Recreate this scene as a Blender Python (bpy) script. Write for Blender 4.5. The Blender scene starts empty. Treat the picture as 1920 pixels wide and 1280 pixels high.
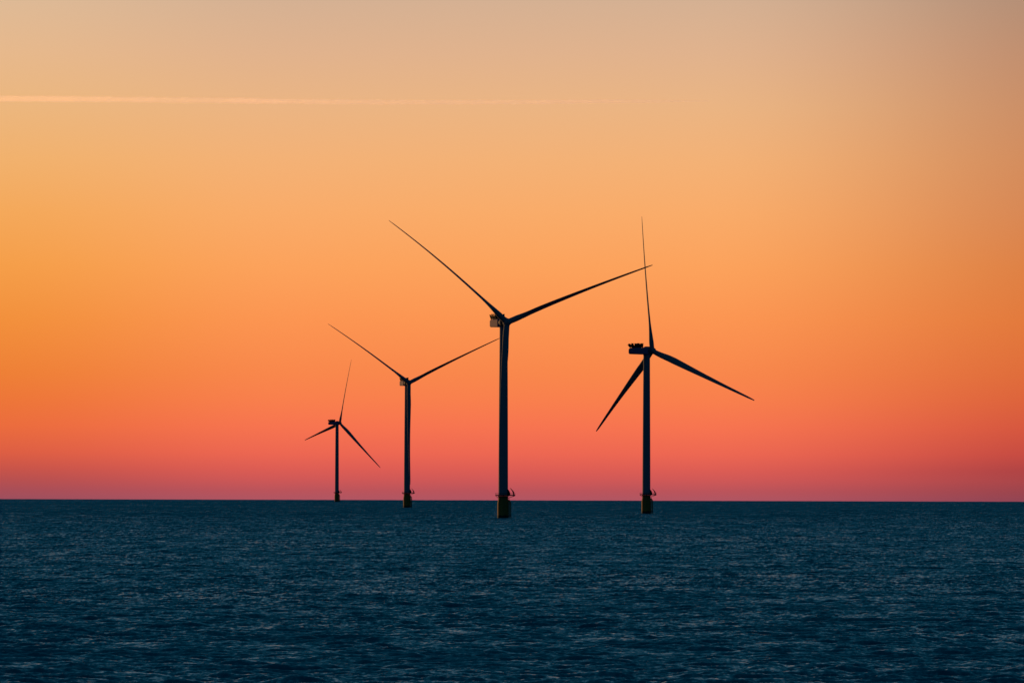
import bpy, bmesh, math, random
import numpy as np
from mathutils import Matrix, Vector

R = math.radians
scene = bpy.context.scene
COL = scene.collection

# ------------------------------------------------------------------ camera
RE = 7.43e6          # effective radius of the curved sea
EYE = 16.5           # height of the eye above the water
F = 13900.0          # focal length in pixels of a 1920 px wide frame
PITCH = 268.3 / F
ROLL = 5.0 / 1920.0
cam_d = bpy.data.cameras.new('camera')
cam_d.sensor_width = 36.0
cam_d.lens = F / 1920.0 * 36.0
cam_d.clip_start = 1.0
cam_d.clip_end = 600000.0
cam = bpy.data.objects.new('camera', cam_d)
COL.objects.link(cam)
CM = (Matrix.Rotation(math.pi / 2 + PITCH, 3, 'X') @ Matrix.Rotation(ROLL, 3, 'Z'))
cam.matrix_world = Matrix.Translation((0, 0, EYE)) @ CM.to_4x4()
scene.camera = cam


def ray(px, py):
    return CM @ Vector(((px - 960) / F, (640 - py) / F, -1.0))


# ------------------------------------------------------------------ exposure
scene.view_settings.view_transform = 'Standard'
scene.view_settings.look = 'None'
scene.view_settings.exposure = 0.0
scene.view_settings.gamma = 1.0
scene.cycles.volume_bounces = 6
scene.cycles.max_bounces = 12


def lin(c, k=1.0):
    out = []
    for v in c:
        v = v / 255.0
        out.append(k * (v / 12.92 if v <= 0.04045 else ((v + 0.055) / 1.055) ** 2.4))
    return out + [1.0]


class NT:
    """tiny helper round a node tree"""
    def __init__(self, nt):
        self.nt = nt
        nt.nodes.clear()

    def n(self, typ, **kw):
        nd = self.nt.nodes.new(typ)
        for k, v in kw.items():
            setattr(nd, k, v)
        return nd

    def put(self, sock, v):
        if isinstance(v, bpy.types.NodeSocket):
            self.nt.links.new(v, sock)
        else:
            sock.default_value = v

    def m(self, op, a, b=0.0, c=None, clamp=False):
        nd = self.n('ShaderNodeMath', operation=op, use_clamp=clamp)
        self.put(nd.inputs[0], a)
        self.put(nd.inputs[1], b)
        if c is not None:
            self.put(nd.inputs[2], c)
        return nd.outputs[0]

    def vm(self, op, a, b=None, s=None):
        nd = self.n('ShaderNodeVectorMath', operation=op)
        self.put(nd.inputs[0], a)
        if b is not None:
            self.put(nd.inputs[1], b)
        if s is not None:
            self.put(nd.inputs['Scale'], s)
        return nd.outputs[0]

    def rng(self, v, a, b, c=0.0, d=1.0, mode='SMOOTHSTEP'):
        nd = self.n('ShaderNodeMapRange', interpolation_type=mode)
        for s, x in zip(nd.inputs[:5], (v, a, b, c, d)):
            self.put(s, x)
        return nd.outputs[0]

    def mix(self, f, a, b, blend='MIX'):
        nd = self.n('ShaderNodeMix', data_type='RGBA', blend_type=blend)
        self.put(nd.inputs[0], f)
        self.put(nd.inputs[6], a)
        self.put(nd.inputs[7], b)
        return nd.outputs[2]

    def ramp(self, f, stops, interp='LINEAR'):
        nd = self.n('ShaderNodeValToRGB')
        nd.color_ramp.interpolation = interp
        el = nd.color_ramp.elements
        while len(el) > 1:
            el.remove(el[-1])
        el[0].position = stops[0][0]
        el[0].color = stops[0][1]
        for p, c in stops[1:]:
            e = el.new(p)
            e.color = c
        self.put(nd.inputs[0], f)
        return nd.outputs[0]


# ------------------------------------------------------------------ dusk sky
SUN_AZ = R(-38)       # left of the view, beyond the turbines
SUN_EL = R(1.2)
# colours by elevation, measured down three verticals of the frame
LOW_Y = [0, 100, 200, 300, 400, 500, 600, 700, 750, 800, 850, 880, 900, 920, 936]
LOW_C = [(212, 176, 147), (224, 178, 141), (234, 180, 131), (243, 177, 118), (249, 171, 105), (252, 162, 92),
         (252, 149, 82), (249, 135, 76), (249, 127, 77), (247, 116, 80), (237, 103, 82), (221, 93, 84),
         (207, 88, 87), (187, 84, 91), (176, 86, 98)]
LOW_L = [(221, 185, 150), (230, 184, 140), (235, 182, 126), (241, 177, 109), (244, 168, 90), (245, 158, 73),
         (242, 144, 60), (238, 128, 54), (237, 118, 56), (235, 108, 61), (221, 94, 67), (200, 84, 73),
         (184, 80, 79), (168, 78, 87), (158, 80, 94)]
LOW_R = [(177, 139, 115), (190, 139, 108), (200, 139, 100), (208, 137, 91), (213, 132, 82), (219, 126, 67),
         (224, 119, 58), (221, 106, 57), (218, 96, 58), (211, 84, 61), (194, 72, 64), (171, 65, 67),
         (166, 68, 72), (152, 67, 76), (142, 67, 82)]


def el_of(y):
    return (908.3 - y) / F


E0, E1 = el_of(945), el_of(0)
world = bpy.data.worlds.new('World')
scene.world = world
world.use_nodes = True
w = NT(world.node_tree)
tc = w.n('ShaderNodeTexCoord')
sep = w.n('ShaderNodeSeparateXYZ')
w.put(sep.inputs[0], w.vm('NORMALIZE', tc.outputs['Generated']))
elev = w.m('ARCSINE', sep.outputs[2])
azim = w.m('ARCTAN2', sep.outputs[0], sep.outputs[1])     # 0 straight ahead, positive to the right
lowf = w.m('DIVIDE', w.m('SUBTRACT', elev, E0), E1 - E0)


def low_ramp(cols):
    st = sorted([((el_of(y) - E0) / (E1 - E0), lin(c)) for y, c in zip(LOW_Y, cols)])
    return w.ramp(lowf, st, 'LINEAR')


rl, rc, rr = low_ramp(LOW_L), low_ramp(LOW_C), low_ramp(LOW_R)
HW = math.atan(960 / F)
cl = w.mix(w.rng(azim, -HW * 1.05, -HW * 0.4, 0, 1, 'SMOOTHSTEP'), rl, rc)
cf = w.mix(w.rng(azim, HW * 0.36, HW * 1.15, 0, 1, 'SMOOTHSTEP'), cl, rr)
# higher sky: tan haze into deep dusk blue
hi_st = [(0.0, lin((206, 168, 142))), (0.03, lin((144, 144, 148))), (0.07, lin((92, 126, 144))),
         (0.125, lin((48, 100, 126))), (0.22, lin((8, 86, 112))), (0.37, lin((0, 76, 106))), (0.6, lin((0, 67, 98))), (1.0, lin((0, 59, 90)))]
hi = w.ramp(w.m('DIVIDE', w.m('SUBTRACT', elev, E1), 1.5708 - E1), hi_st)
sky = w.mix(w.rng(elev, E1 * 0.97, E1 * 1.9), cf, hi)
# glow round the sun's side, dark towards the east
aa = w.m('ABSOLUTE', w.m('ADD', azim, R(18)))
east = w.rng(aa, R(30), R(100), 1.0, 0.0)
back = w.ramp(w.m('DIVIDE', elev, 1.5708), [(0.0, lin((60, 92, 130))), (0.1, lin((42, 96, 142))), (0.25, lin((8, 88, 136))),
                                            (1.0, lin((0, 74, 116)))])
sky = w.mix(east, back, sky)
nish = w.n('ShaderNodeTexSky', sky_type='NISHITA')
nish.sun_disc = False
nish.sun_elevation = SUN_EL
nish.sun_rotation = SUN_AZ
nish.dust_density = 3.0
sky = w.mix(1.0, sky, w.mix(1.0, nish.outputs[0], (0.003, 0.003, 0.003, 1), 'MULTIPLY'), 'ADD')
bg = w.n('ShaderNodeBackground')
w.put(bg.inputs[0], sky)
bg.inputs[1].default_value = 1.0
wo = w.n('ShaderNodeOutputWorld')
w.put(wo.inputs[0], bg.outputs[0])

# ------------------------------------------------------------------ last low sunlight
sd = bpy.data.lights.new('sun', 'SUN')
sd.energy = 5.0
sd.color = (1.0, 0.50, 0.16)
sd.angle = R(1.5)
sun = bpy.data.objects.new('sun', sd)
COL.objects.link(sun)
to_sun = Vector((math.sin(SUN_AZ) * math.cos(SUN_EL), math.cos(SUN_AZ) * math.cos(SUN_EL), math.sin(SUN_EL)))
sun.rotation_euler = to_sun.to_track_quat('Z', 'Y').to_euler()
sun.location = (-300, 0, 300)


# ------------------------------------------------------------------ materials
def new_mat(name):
    m = bpy.data.materials.new(name)
    m.use_nodes = True
    return m, NT(m.node_tree)


def paint(name, col, rough=0.45, dirt=0.25, scale=0.35, metal=0.0, streak=True, spec=0.1, wet=False):
    m, t = new_mat(name)
    tc = t.n('ShaderNodeTexCoord')
    mp = t.n('ShaderNodeMapping')
    mp.inputs['Scale'].default_value = (1, 1, 0.12) if streak else (1, 1, 1)
    t.put(mp.inputs[0], tc.outputs['Object'])
    nz = t.n('ShaderNodeTexNoise')
    nz.inputs['Scale'].default_value = scale
    nz.inputs['Detail'].default_value = 6
    t.put(nz.inputs['Vector'], mp.outputs[0])
    f = t.rng(nz.outputs[0], 0.35, 0.75, 0, dirt)
    dark = tuple(c * 0.45 for c in col) + (1,)
    b = t.n('ShaderNodeBsdfPrincipled')
    colr = t.mix(f, tuple(col) + (1,), dark)
    if wet:                                   # weed and wet stain between the tide marks
        sp = t.n('ShaderNodeSeparateXYZ')
        t.put(sp.inputs[0], tc.outputs['Object'])
        h = t.m('ADD', sp.outputs[2], t.m('MULTIPLY', nz.outputs[0], -2.5))
        colr = t.mix(t.rng(h, -0.2, 0.9, 1.0, 0.0), colr, (0.012, 0.014, 0.008, 1))
    t.put(b.inputs['Base Color'], colr)
    b.inputs['Roughness'].default_value = rough
    b.inputs['Metallic'].default_value = metal
    b.inputs['Specular IOR Level'].default_value = spec
    o = t.n('ShaderNodeOutputMaterial')
    t.put(o.inputs[0], b.outputs[0])
    return m


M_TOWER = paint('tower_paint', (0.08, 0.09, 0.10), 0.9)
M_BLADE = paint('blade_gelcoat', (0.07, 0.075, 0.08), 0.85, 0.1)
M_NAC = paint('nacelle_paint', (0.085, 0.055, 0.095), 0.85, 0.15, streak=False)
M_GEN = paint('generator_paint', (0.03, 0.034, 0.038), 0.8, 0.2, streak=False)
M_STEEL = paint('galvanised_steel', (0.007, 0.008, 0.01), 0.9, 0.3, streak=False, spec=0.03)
M_YEL = paint('yellow_coating', (0.17, 0.072, 0.014), 0.85, 0.55, 0.8, wet=True)


def sea_material():
    m, t = new_mat('sea_water')
    tc = t.n('ShaderNodeTexCoord')
    P = tc.outputs['Object']

    def noise(sx, sy, detail, off=0.0, rough=0.55):
        mp = t.n('ShaderNodeMapping')
        mp.inputs['Scale'].default_value = (sx, sy, 0.0)
        mp.inputs['Location'].default_value = (off, off * 1.7, off)
        mp.inputs['Rotation'].default_value = (0, 0, 0)
        t.put(mp.inputs[0], P)
        nz = t.n('ShaderNodeTexNoise')
        nz.inputs['Scale'].default_value = 1.0
        nz.inputs['Detail'].default_value = detail
        nz.inputs['Roughness'].default_value = rough
        t.put(nz.inputs['Vector'], mp.outputs[0])
        return nz
    # slopes of the ripples too small for the mesh: colour noise read as (slope x, slope y)
    n1 = noise(0.85, 0.6, 4.0, 3.1, 0.65)       # 1-2 m chop
    n2 = noise(3.8, 2.4, 3.0, 11.3, 0.6)         # ripples
    gust = noise(0.012, 0.004, 3.0, 7.7)         # gusts and slicks
    g = t.rng(gust.outputs[0], 0.38, 0.64, 0.65, 1.25)
    v1 = t.vm('SUBTRACT', n1.outputs['Color'], (0.5, 0.5, 0.5))
    v2 = t.vm('SUBTRACT', n2.outputs['Color'], (0.5, 0.5, 0.5))
    v = t.vm('ADD', t.vm('SCALE', v1, s=SL1), t.vm('SCALE', v2, s=SL2))
    n3 = noise(1.7, 0.4, 2.0, 23.9, 0.6)        # wind streaks running towards the shore
    v3 = t.vm('SUBTRACT', n3.outputs['Color'], (0.5, 0.5, 0.5))
    v = t.vm('ADD', v, t.vm('SCALE', v3, s=SL3))
    v = t.vm('SCALE', v, s=g)
    # fresher wind further offshore: the chop leans more steeply towards the shore there
    sp = t.n('ShaderNodeSeparateXYZ')
    t.put(sp.inputs[0], P)
    off = t.rng(sp.outputs[1], 700.0, 5000.0, BIAS, BIAS - 0.12)
    patch = noise(0.07, 0.022, 3.0, 41.0)       # calmer and rougher patches ten to forty metres across
    off = t.m('ADD', off, t.rng(patch.outputs[0], 0.3, 0.7, -0.09, 0.09, 'LINEAR'))
    cb = t.n('ShaderNodeCombineXYZ')
    t.put(cb.inputs[1], off)
    v = t.vm('ADD', v, cb.outputs[0])
    v = t.vm('MULTIPLY', v, (1.0, 1.0, 0.0))
    geo = t.n('ShaderNodeNewGeometry')
    nrm = t.vm('NORMALIZE', t.vm('ADD', geo.outputs['Normal'], v))
    b = t.n('ShaderNodeBsdfPrincipled')
    b.inputs['Base Color'].default_value = (0.0, 0.028, 0.04, 1)
    b.inputs['Roughness'].default_value = 0.20
    b.inputs['IOR'].default_value = 1.333
    t.put(b.inputs['Normal'], nrm)
    o = t.n('ShaderNodeOutputMaterial')
    t.put(o.inputs[0], b.outputs[0])
    return m


SL1, SL2, SL3, BIAS = 0.58, 0.46, 0.52, -0.155
M_SEA = sea_material()


# ------------------------------------------------------------------ mesh helpers
def link(name, me, mat=None, parent=None, smooth=False, loc=None):
    if isinstance(me, bmesh.types.BMesh):
        bm = me
        bmesh.ops.recalc_face_normals(bm, faces=bm.faces)
        me = bpy.data.meshes.new(name)
        bm.to_mesh(me)
        bm.free()
    o = bpy.data.objects.new(name, me)
    if mat:
        me.materials.append(mat)
    if smooth:
        me.shade_smooth()
    COL.objects.link(o)
    if parent:
        o.parent = parent
    if loc:
        o.location = loc
    return o


def loft(bm, rings, cap0=True, cap1=True):
    vs = [[bm.verts.new(p) for p in r] for r in rings]
    n = len(vs[0])
    for a, b in zip(vs[:-1], vs[1:]):
        for i in range(n):
            bm.faces.new((a[i], a[(i + 1) % n], b[(i + 1) % n], b[i]))
    if cap0:
        bm.faces.new(list(reversed(vs[0])))
    if cap1:
        bm.faces.new(vs[-1])


def lathe(bm, prof, seg=48, axis='Z', c=(0, 0, 0)):
    rings = []
    for r, h in prof:
        ring = []
        for i in range(seg):
            a = 2 * math.pi * i / seg
            if axis == 'Z':
                p = (c[0] + r * math.cos(a), c[1] + r * math.sin(a), c[2] + h)
            else:
                p = (c[0] + h, c[1] + r * math.cos(a), c[2] + r * math.sin(a))
            ring.append(p)
        rings.append(ring)
    loft(bm, rings)


def tube(bm, pts, rad, seg=8):
    pts = [Vector(p) for p in pts]
    rads = rad if isinstance(rad, (list, tuple)) else [rad] * len(pts)
    rings = []
    for i, p in enumerate(pts):
        d = (pts[min(i + 1, len(pts) - 1)] - pts[max(i - 1, 0)]).normalized()
        up = Vector((0, 0, 1)) if abs(d.z) < 0.9 else Vector((1, 0, 0))
        a = d.cross(up).normalized()
        b = d.cross(a)
        rings.append([p + rads[i] * (math.cos(2 * math.pi * k / seg) * a + math.sin(2 * math.pi * k / seg) * b)
                      for k in range(seg)])
    loft(bm, rings)


def box(bm, c, s, rot=None):
    r = bmesh.ops.create_cube(bm, size=1.0)
    mt = Matrix.Translation(c) @ (rot.to_4x4() if rot else Matrix.Identity(4)) @ Matrix.Diagonal((s[0], s[1], s[2], 1))
    bmesh.ops.transform(bm, matrix=mt, verts=r['verts'])
    return r['verts']


def tag(o, label, cat=None, group=None, kind=None):
    if label:
        o['label'] = label
    if cat:
        o['category'] = cat
    if group:
        o['group'] = group
    if kind:
        o['kind'] = kind


# ------------------------------------------------------------------ the sea: one curved sheet to beyond the horizon
def build_sea():
    rng = np.random.default_rng(11)
    rr_ = [570.0]
    while rr_[-1] < 15800:
        rr_.append(rr_[-1] + 0.42 * (rr_[-1] / 650) ** 1.3)
    r = np.concatenate([np.geomspace(4, 570, 60, endpoint=False),
                        rr_,
                        np.geomspace(15850, 45000, 14)])
    fan = R(6.5)
    az = np.concatenate([np.linspace(-fan, fan, 720), np.linspace(fan, 2 * math.pi - fan, 90)[1:-1]])
    nr, na = len(r), len(az)
    RR, AA = np.meshgrid(r, az, indexing='ij')
    dr = np.gradient(r)
    inner = ((r > 600) & (r < 15700)).astype(float)
    RR = RR + (dr * inner)[:, None] * rng.uniform(-0.42, 0.42, RR.shape)
    X = RR * np.sin(AA)
    Y = RR * np.cos(AA)
    H = np.zeros_like(X)
    N = 90
    lam = np.geomspace(1.4, 13.0, N) * rng.uniform(0.96, 1.04, N)
    th = rng.normal(R(-100), R(48), N)            # travelling roughly towards the shore
    ph = rng.uniform(0, 2 * math.pi, N)
    sl = SLOPE * math.sqrt(2.0 / N) * np.where(lam > 10, 0.7, 1.0)
    for i in range(N):
        k = 2 * math.pi / lam[i]
        arg = k * (math.cos(th[i]) * X + math.sin(th[i]) * Y) + ph[i]
        s = np.sin(arg)
        H += sl[i] / k * (s + 0.18 * np.cos(2 * arg))
    fade = np.clip((np.abs(np.where(AA > math.pi, AA - 2 * math.pi, AA)) - fan) / R(3), 0, 1)
    H *= (1 - fade)
    Z = H - (X * X + Y * Y) / (2 * RE)
    co = np.stack([X, Y, Z], -1).reshape(-1, 3)
    co = np.vstack([co, [[0, 0, 0]]]).astype(np.float32)
    idx = np.arange(nr * na).reshape(nr, na)
    a = idx[:-1]
    b = idx[1:]
    quads = np.stack([a, b, np.roll(b, -1, 1), np.roll(a, -1, 1)], -1).reshape(-1, 4)
    tris = np.stack([np.full(na, nr * na), idx[0], np.roll(idx[0], -1)], -1)
    nq, ntr = len(quads), len(tris)
    me = bpy.data.meshes.new('sea')
    me.vertices.add(len(co))
    me.vertices.foreach_set('co', co.ravel())
    me.loops.add(nq * 4 + ntr * 3)
    me.loops.foreach_set('vertex_index', np.concatenate([quads.ravel(), tris.ravel()]).astype(np.int32))
    me.polygons.add(nq + ntr)
    me.polygons.foreach_set('loop_start', np.concatenate([np.arange(nq) * 4, nq * 4 + np.arange(ntr) * 3]).astype(np.int32))
    me.polygons.foreach_set('use_smooth', np.ones(nq + ntr, dtype=bool))
    me.update(calc_edges=True)
    me.validate()
    o = link('sea', me, M_SEA)
    tag(o, 'dark teal open sea with choppy waves reaching the horizon', kind='structure')
    if me.polygons[nq // 2].normal.z < 0:
        me.flip_normals()
    return o


SLOPE = 0.185
sea = build_sea()

# ------------------------------------------------------------------ wind turbine parts (metres, +X = where the rotor faces)
HUB_Z = 103.0
DECK_Z = 11.7
OVER = 4.8
BL = 85.0
TILT = R(6)


def tower_mesh():
    bm = bmesh.new()
    prof = []
    zs = [DECK_Z + 0.02, 34, 34, 34.12, 34.12, 62, 62, 62.12, 62.12, HUB_Z - 2.7]
    for i, z in enumerate(zs):
        f = (z - DECK_Z) / (HUB_Z - 2.7 - DECK_Z)
        rad = 2.52 - 0.44 * f ** 1.25
        if i in (2, 3, 6, 7):
            rad += 0.03
        prof.append((rad, z))
    lathe(bm, prof, 64)
    return bm


def tp_mesh():
    bm = bmesh.new()
    lathe(bm, [(3.05, -14), (3.05, 7.6), (2.98, 8.2), (2.62, 10.2), (2.6, DECK_Z - 0.35), (2.75, DECK_Z - 0.34),
               (2.75, DECK_Z - 0.06), (2.56, DECK_Z - 0.05)], 64)
    return bm


def deck_outline(inset=0.0):
    pts = []
    for i in range(17):
        a = R(35) + (2 * math.pi - R(70)) * i / 16
        pts.append(((4.2 - inset) * math.cos(a), (4.2 - inset) * math.sin(a)))
    y = 4.2 * math.sin(R(35)) - inset
    pts += [(6.35 - inset, -y), (6.35 - inset, y)]
    return pts


def deck_mesh():
    bm = bmesh.new()
    o = deck_outline()
    loft(bm, [[(x, y, DECK_Z - 0.02) for x, y in o], [(x, y, DECK_Z + 0.3) for x, y in o]])
    # cantilever brackets
    for a in range(0, 360, 45):
        ln = 5.6 if a == 0 else 3.9
        ca, sa = math.cos(R(a)), math.sin(R(a))
        tube(bm, [(2.5 * ca, 2.5 * sa, DECK_Z - 1.25), (ln * ca, ln * sa, DECK_Z - 0.05)], 0.13, 6)
    for a in (-22, 22):
        tube(bm, [(2.4, 1.4 * (a > 0) - 0.7, DECK_Z - 1.2), (6.0, 2.0 * (1 if a > 0 else -1), DECK_Z - 0.05)], 0.12, 6)
    return bm


def rail_mesh():
    bm = bmesh.new()
    o = deck_outline(0.08)
    for h, rd in ((0.55, 0.03), (0.85, 0.03), (1.2, 0.045)):
        for p, q in zip(o, o[1:] + o[:1]):
            tube(bm, [(p[0], p[1], DECK_Z + 0.3 + h), (q[0], q[1], DECK_Z + 0.3 + h)], rd, 6)
    for p, q in zip(o, o[1:] + o[:1]):
        n = max(1, int((Vector(p) - Vector(q)).length / 1.3))
        for k in range(n):
            x, y = Vector(p).lerp(Vector(q), k / n)
            tube(bm, [(x, y, DECK_Z + 0.25), (x, y, DECK_Z + 1.52)], 0.04, 6)
        m = (Vector(p) + Vector(q)) / 2
        d = Vector(q) - Vector(p)
        box(bm, (m.x, m.y, DECK_Z + 0.42), (d.length, 0.03, 0.24), Matrix.Rotation(math.atan2(d.y, d.x), 3, 'Z'))
    return bm


def crane_mesh():
    bm = bmesh.new()
    z = DECK_Z + 0.3
    tube(bm, [(5.55, -1.6, z - 0.1), (5.55, -1.6, z + 0.9), (5.45, -1.6, z + 1.5), (5.05, -1.55, z + 2.15), (4.3, -1.5, z + 3.05),
              (3.65, -1.45, z + 3.85)], [0.42, 0.36, 0.36, 0.30, 0.2, 0.1], 10)
    tube(bm, [(5.3, -1.6, z + 0.8), (4.7, -1.55, z + 2.3)], 0.1, 6)
    lathe(bm, [(0.5, 0), (0.5, 0.25), (0.4, 0.3)], 12, c=(5.55, -1.6, z))
    return bm


def hood_mesh():
    bm = bmesh.new()
    z = DECK_Z + 0.3
    prof = [(2.2, z), (3.75, z), (3.72, z + 0.9), (3.5, z + 1.7), (3.15, z + 2.4), (2.75, z + 2.95), (2.2, z + 3.1)]
    loft(bm, [[(x, -1.3, zz) for x, zz in prof], [(x, 0.2, zz) for x, zz in prof]])
    return bm


def landing_mesh():
    bm = bmesh.new()
    a0 = R(-18)
    ca, sa = math.cos(a0), math.sin(a0)

    def P(r, s, z):
        return (r * ca - s * sa, r * sa + s * ca, z)
    for s in (-0.95, 0.95):
        tube(bm, [P(2.75, s, 9.7), P(3.3, s, 9.1), P(3.85, s, 8.2), P(3.9, s, 7.4), P(3.9, s, -4)], 0.24, 10)
        for z in (1.5, 4.5, 7.3):
            tube(bm, [P(2.7, s * 0.7, z), P(3.9, s, z)], 0.16, 8)
    return bm


def ladder_mesh():
    bm = bmesh.new()
    a0 = R(-18)
    ca, sa = math.cos(a0), math.sin(a0)

    def P(r, s, z):
        return (r * ca - s * sa, r * sa + s * ca, z)
    for s in (-0.28, 0.28):
        tube(bm, [P(3.55, s, -3), P(3.55, s, 8.6), P(3.2, s, 10.2), P(3.2, s, DECK_Z + 0.2)], 0.05, 6)
    for k in range(36):
        z = -2.6 + k * 0.31
        tube(bm, [P(3.55, -0.28, z), P(3.55, 0.28, z)], 0.03, 5)
    return bm


def rrect(wy, z0, z1, ch, x):
    y = wy
    return [(x, -y + ch, z0), (x, y - ch, z0), (x, y, z0 + ch), (x, y, z1 - ch), (x, y - ch, z1), (x, -y + ch, z1),
            (x, -y, z1 - ch), (x, -y, z0 + ch)]


def nacelle_mesh():
    bm = bmesh.new()
    loft(bm, [rrect(1.9, -1.8, 0.1, 0.3, -13.9), rrect(2.75, -2.3, 0.95, 0.35, -13.0), rrect(2.95, -2.5, 1.5, 0.4, -12.0),
              rrect(2.95, -2.62, 1.55, 0.4, -1.7), rrect(2.5, -2.6, 1.9, 0.7, -1.3), rrect(2.4, -2.5, 2.0, 0.8, -0.5)])
    # yaw bearing collar
    lathe(bm, [(2.3, -3.0), (2.3, -2.55), (2.45, -2.5)], 40)
    return bm


def gen_mesh():
    bm = bmesh.new()
    lathe(bm, [(2.0, -1.3), (2.5, -1.25), (2.66, -1.0), (2.66, 1.7), (2.5, 2.0), (1.9, 2.15), (1.7, 2.6)], 48, 'X',
          (0, 0, -0.15))
    return bm


def hoist_mesh():
    bm = bmesh.new()
    box(bm, (-9.0, 0, 1.8), (7.6, 4.9, 0.16))
    box(bm, (-8.6, 0, 1.6), (5.2, 3.6, 0.3))
    for x in (-12.4, -5.6):
        for y in (-1.9, 1.9):
            box(bm, (x, y, 1.63), (0.22, 0.22, 0.26))
    # cooler stack at the front of the platform
    box(bm, (-5.8, 0, 2.95), (0.9, 4.3, 2.2))
    box(bm, (-7.6, -0.5, 2.6), (1.5, 2.6, 1.5))
    box(bm, (-10.2, 0.4, 2.5), (1.3, 2.2, 1.3))
    return bm


def hoist_rail_mesh():
    """solid mesh panels of the hoist deck, flaring outwards, with gaps between them"""
    bm = bmesh.new()

    def panel(p, q, out, h=2.5, th=0.07, z=1.85):
        p = Vector((p[0], p[1], z))
        q = Vector((q[0], q[1], z))
        o = Vector((out[0], out[1], 0))
        up = Vector((0, 0, h))
        e = (q - p).normalized() * 0.10
        nn = (q - p).cross(up).normalized() * th
        ring = [p, q, q + o + up - e, p + o + up + e]
        loft(bm, [[v - nn * .5 for v in ring], [v + nn * .5 for v in ring]])
        for v0, v1 in ((p, p + o + up), (q, q + o + up), ((p + q) / 2, (p + q) / 2 + o + up)):
            tube(bm, [v0, v1], 0.07, 6)
        tube(bm, [p + o + up, q + o + up], 0.07, 6)
    for s in (-1, 1):
        panel((-12.4, s * 2.35), (-10.6, s * 2.35), (-0.9, s * 0.45), 2.2)
        panel((-10.4, s * 2.35), (-8.5, s * 2.35), (-0.35, s * 0.45))
        panel((-7.7, s * 2.35), (-6.5, s * 2.35), (-0.3, s * 0.45), 2.5)
        panel((-6.2, s * 2.35), (-5.3, s * 2.35), (-0.1, s * 0.3), 2.5)
    panel((-12.9, -2.2), (-12.9, 2.2), (-1.6, 0), 1.6)
    return bm


def hub_mesh():
    bm = bmesh.new()
    lathe(bm, [(1.7, -2.0), (2.0, -1.7), (2.15, 0), (1.95, 1.2), (1.45, 2.1), (0.7, 2.6), (0.15, 2.75)], 40, 'X')
    # pitch bearing collars for the three roots
    for k in range(3):
        a = k * 2 * math.pi / 3
        d = Vector((math.tan(CONE), math.sin(a), math.cos(a)))
        tube(bm, [d * 0.9, d * 2.35], [1.55, 1.52], 28)
    return bm


CONE = R(5)
CH = [(0.0, 3.0), (0.05, 3.4), (0.12, 4.0), (0.2, 4.2), (0.3, 3.75), (0.5, 2.75), (0.7, 1.95), (0.85, 1.5), (0.95, 1.15), (1.0, 0.6)]
TH = [(0.0, 3.0), (0.05, 3.0), (0.12, 2.4), (0.2, 1.5), (0.3, 1.05), (0.5, 0.76), (0.7, 0.52), (0.85, 0.42), (0.95, 0.34), (1.0, 0.2)]


def blade_mesh(pitch, sag, twist=6.0):
    """span along +Z, rotor axis +X, tangential direction -Y (clockwise seen with +X to the right or away)"""
    bm = bmesh.new()
    rings = []
    L = BL - 1.9
    n = 46
    seg = 24
    for i in range(n + 1):
        f = (i / n) ** 1.0
        c = np.interp(f, *zip(*CH))
        th = np.interp(f, *zip(*TH))
        circ = np.clip(1 - (f - 0.03) / 0.14, 0, 1)
        circ = circ * circ * (3 - 2 * circ)
        ang = R(pitch - twist * (1 - f) ** 2)
        zz = 1.9 + L * f
        ax = math.tan(CONE) * zz + 2.4 * f * f
        ay = -sag[0] * (f * f - f) - sag[1] * f * f
        ring = []
        for k in range(seg):
            a = 2 * math.pi * k / seg
            cx = math.cos(a)
            sy = math.sin(a)
            # aerofoil: rounded nose, thin tail
            u = 0.5 * cx
            v = 0.5 * sy * (circ + (1 - circ) * (0.55 + 0.45 * cx) * 1.15)
            off = (1 - circ) * (-0.12)
            u += off
            cu = u * c
            tv = v * th
            # chord axis at angle ang from tangential (-Y) towards the rotor axis (+X)
            px = math.sin(ang) * cu + math.cos(ang) * tv
            py = -math.cos(ang) * cu + math.sin(ang) * tv
            ring.append((ax + px, ay + py, zz))
        rings.append(ring)
    loft(bm, rings)
    return bm


# ------------------------------------------------------------------ the four turbines
# base pixel of the tower axis at deck level, pixels per metre, facing azimuth (0 = away, 90 = right), rotor angle, pitch, labels
TURB = [
    (943.5, 3.58, 180 - 21.5, -50.6, -54, ((-3.4, -3.4), (2.4, 0), (0, -2.8)),
     'largest and nearest wind turbine, tallest tower in the middle, pale nacelle side facing left'),
    (1211.9, 2.98, 47.5, -7.3, -28, ((0, 0), (0, 0), (0, 0)),
     'wind turbine on the far right with one blade straight up and two pointing down'),
    (763.1, 2.28, 180 - 17.5, -55.5, -54, ((-3.0, -1.4), (1.6, 0), (0, -2.2)),
     'mid-sized wind turbine with blades in a wide V, between the smallest and the largest'),
    (631.6, 1.44, 46.5, 14.3, -28, ((0, 0), (0, 0), (0, 0)),
     'smallest and farthest wind turbine, leftmost of the row on the horizon'),
]
MESH = {}


def part(name, fn, mat, parent, smooth=False):
    """first call builds the mesh, later calls share it"""
    if name not in MESH:
        o = link(name, fn(), mat, parent, smooth)
        if smooth:
            o.data.set_sharp_from_angle(angle=R(35))
        MESH[name] = o
        return o
    o = MESH[name].copy()
    COL.objects.link(o)
    o.parent = parent
    return o


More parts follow.
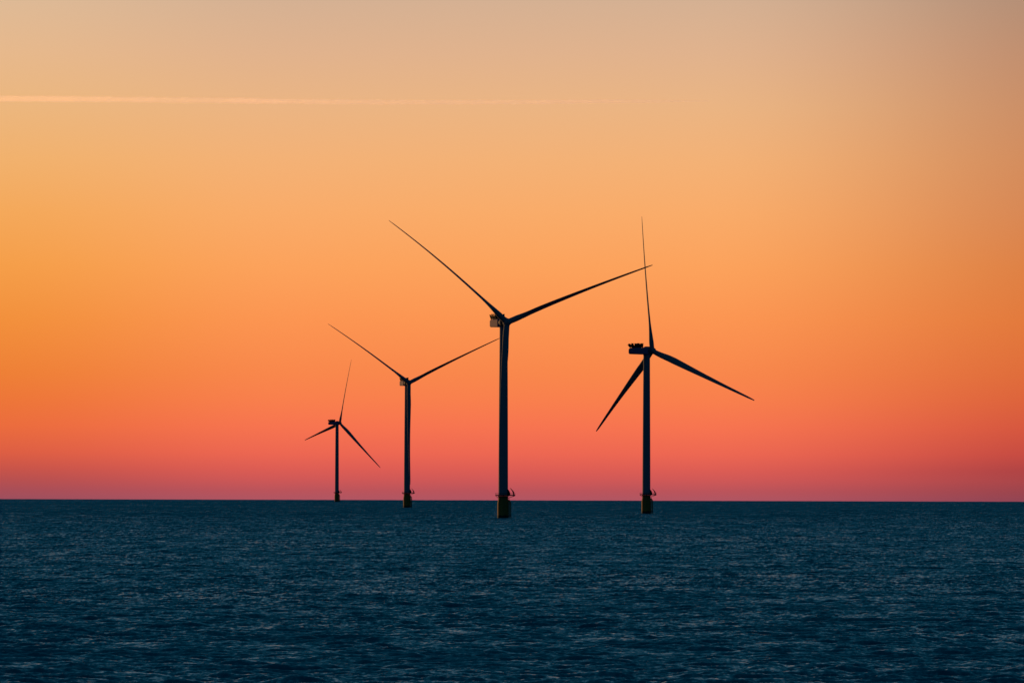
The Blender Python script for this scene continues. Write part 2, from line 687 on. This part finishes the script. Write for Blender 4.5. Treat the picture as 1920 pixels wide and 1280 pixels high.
for bx, s, face, theta, pitch, sags, label in TURB:
    dist = F / s
    rv = ray(bx, 929)
    X, Y = rv.x / rv.y * dist, dist
    root = bpy.data.objects.new('wind_turbine', None)
    COL.objects.link(root)
    root.location = (X, Y, -(X * X + Y * Y) / (2 * RE))
    root.empty_display_size = 5
    tag(root, label, 'wind turbine', 'offshore wind turbines standing in the sea')
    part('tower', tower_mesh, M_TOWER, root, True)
    tp = part('transition_piece', tp_mesh, M_YEL, root, True)
    part('boat_landing', landing_mesh, M_YEL, tp, True)
    part('ladder', ladder_mesh, M_YEL, tp)
    dk = part('platform', deck_mesh, M_STEEL, root)
    part('railing', rail_mesh, M_STEEL, dk)
    part('entrance_hood', hood_mesh, M_STEEL, dk)
    part('crane', crane_mesh, M_STEEL, root, True)
    yaw = R(90 - face)                   # +X of the part turned to the facing azimuth
    nm = Matrix.Translation((0, 0, HUB_Z - 0.4)) @ Matrix.Rotation(yaw, 4, 'Z')
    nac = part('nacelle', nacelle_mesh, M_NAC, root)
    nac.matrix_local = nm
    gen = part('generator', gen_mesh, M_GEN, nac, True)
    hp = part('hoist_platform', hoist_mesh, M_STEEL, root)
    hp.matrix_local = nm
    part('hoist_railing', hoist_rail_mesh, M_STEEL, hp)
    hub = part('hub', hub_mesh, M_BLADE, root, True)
    # rotor angle is measured clockwise on screen; seen from behind the axis points away
    toward = math.cos(R(face)) < 0
    sgn = -1 if toward else 1
    rot = Matrix.Rotation(R(theta) * sgn, 4, 'X')
    hub.matrix_local = nm @ Matrix.Translation((OVER, 0, -0.2)) @ Matrix.Rotation(-TILT, 4, 'Y') @ rot
    for k in range(3):
        # +Y or -Y is screen-right depending on which way the rotor faces; mirror pitch and sag with it
        bm = blade_mesh(pitch, sags[k])
        if toward:
            bmesh.ops.transform(bm, matrix=Matrix.Diagonal((1, -1, 1, 1)), verts=bm.verts)
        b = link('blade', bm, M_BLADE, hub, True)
        b.data.set_sharp_from_angle(angle=R(50))
        b.matrix_local = Matrix.Rotation(R(120 * k) * sgn, 4, 'X')

# ------------------------------------------------------------------ condensation trail high in the west

TRAIL = [(-500, 183, 118, 52), (-200, 184, 122, 52), (0, 185.2, 125, 50), (150, 186, 128, 50), (300, 187.5, 131, 48), (430, 188.8, 133, 46),
         (540, 190.2, 136, 42), (700, 191.8, 139, 40), (850, 192.2, 142, 38), (1000, 191.6, 145, 37), (1120, 190.6, 148, 34),
         (1220, 190.2, 150, 28), (1330, 190.0, 152, 12)]
bm = bmesh.new()
pts, rads = [], []
rnd = random.Random(5)
tx = [q[0] for q in TRAIL]
for i in range(260):
    px = tx[0] + (tx[-1] - tx[0]) * i / 259
    py, km, rad = (float(np.interp(px, tx, [q[j] for q in TRAIL])) for j in (1, 2, 3))
    v = ray(px, py + rnd.uniform(-0.35, 0.35))
    pts.append(v * (km * 1000 / v.y) + Vector((0, 0, EYE)))
    rads.append(1.12 * rad * km / 135 * rnd.uniform(0.85, 1.1))
base = pts[0].copy()
tube(bm, [p - base for p in pts], rads, 20)
mv, t = new_mat('ice_vapour')
vs = t.n('ShaderNodeVolumeScatter')
vs.inputs['Color'].default_value = (1, 0.95, 0.8, 1)
vs.inputs['Density'].default_value = 0.0027
vs.inputs['Anisotropy'].default_value = 0.8
o = t.n('ShaderNodeOutputMaterial')
t.put(o.inputs['Volume'], vs.outputs[0])
ct = link('contrail', bm, mv, loc=base)
tag(ct, 'long thin glowing vapour trail crossing the sky high above the turbines', 'contrail')
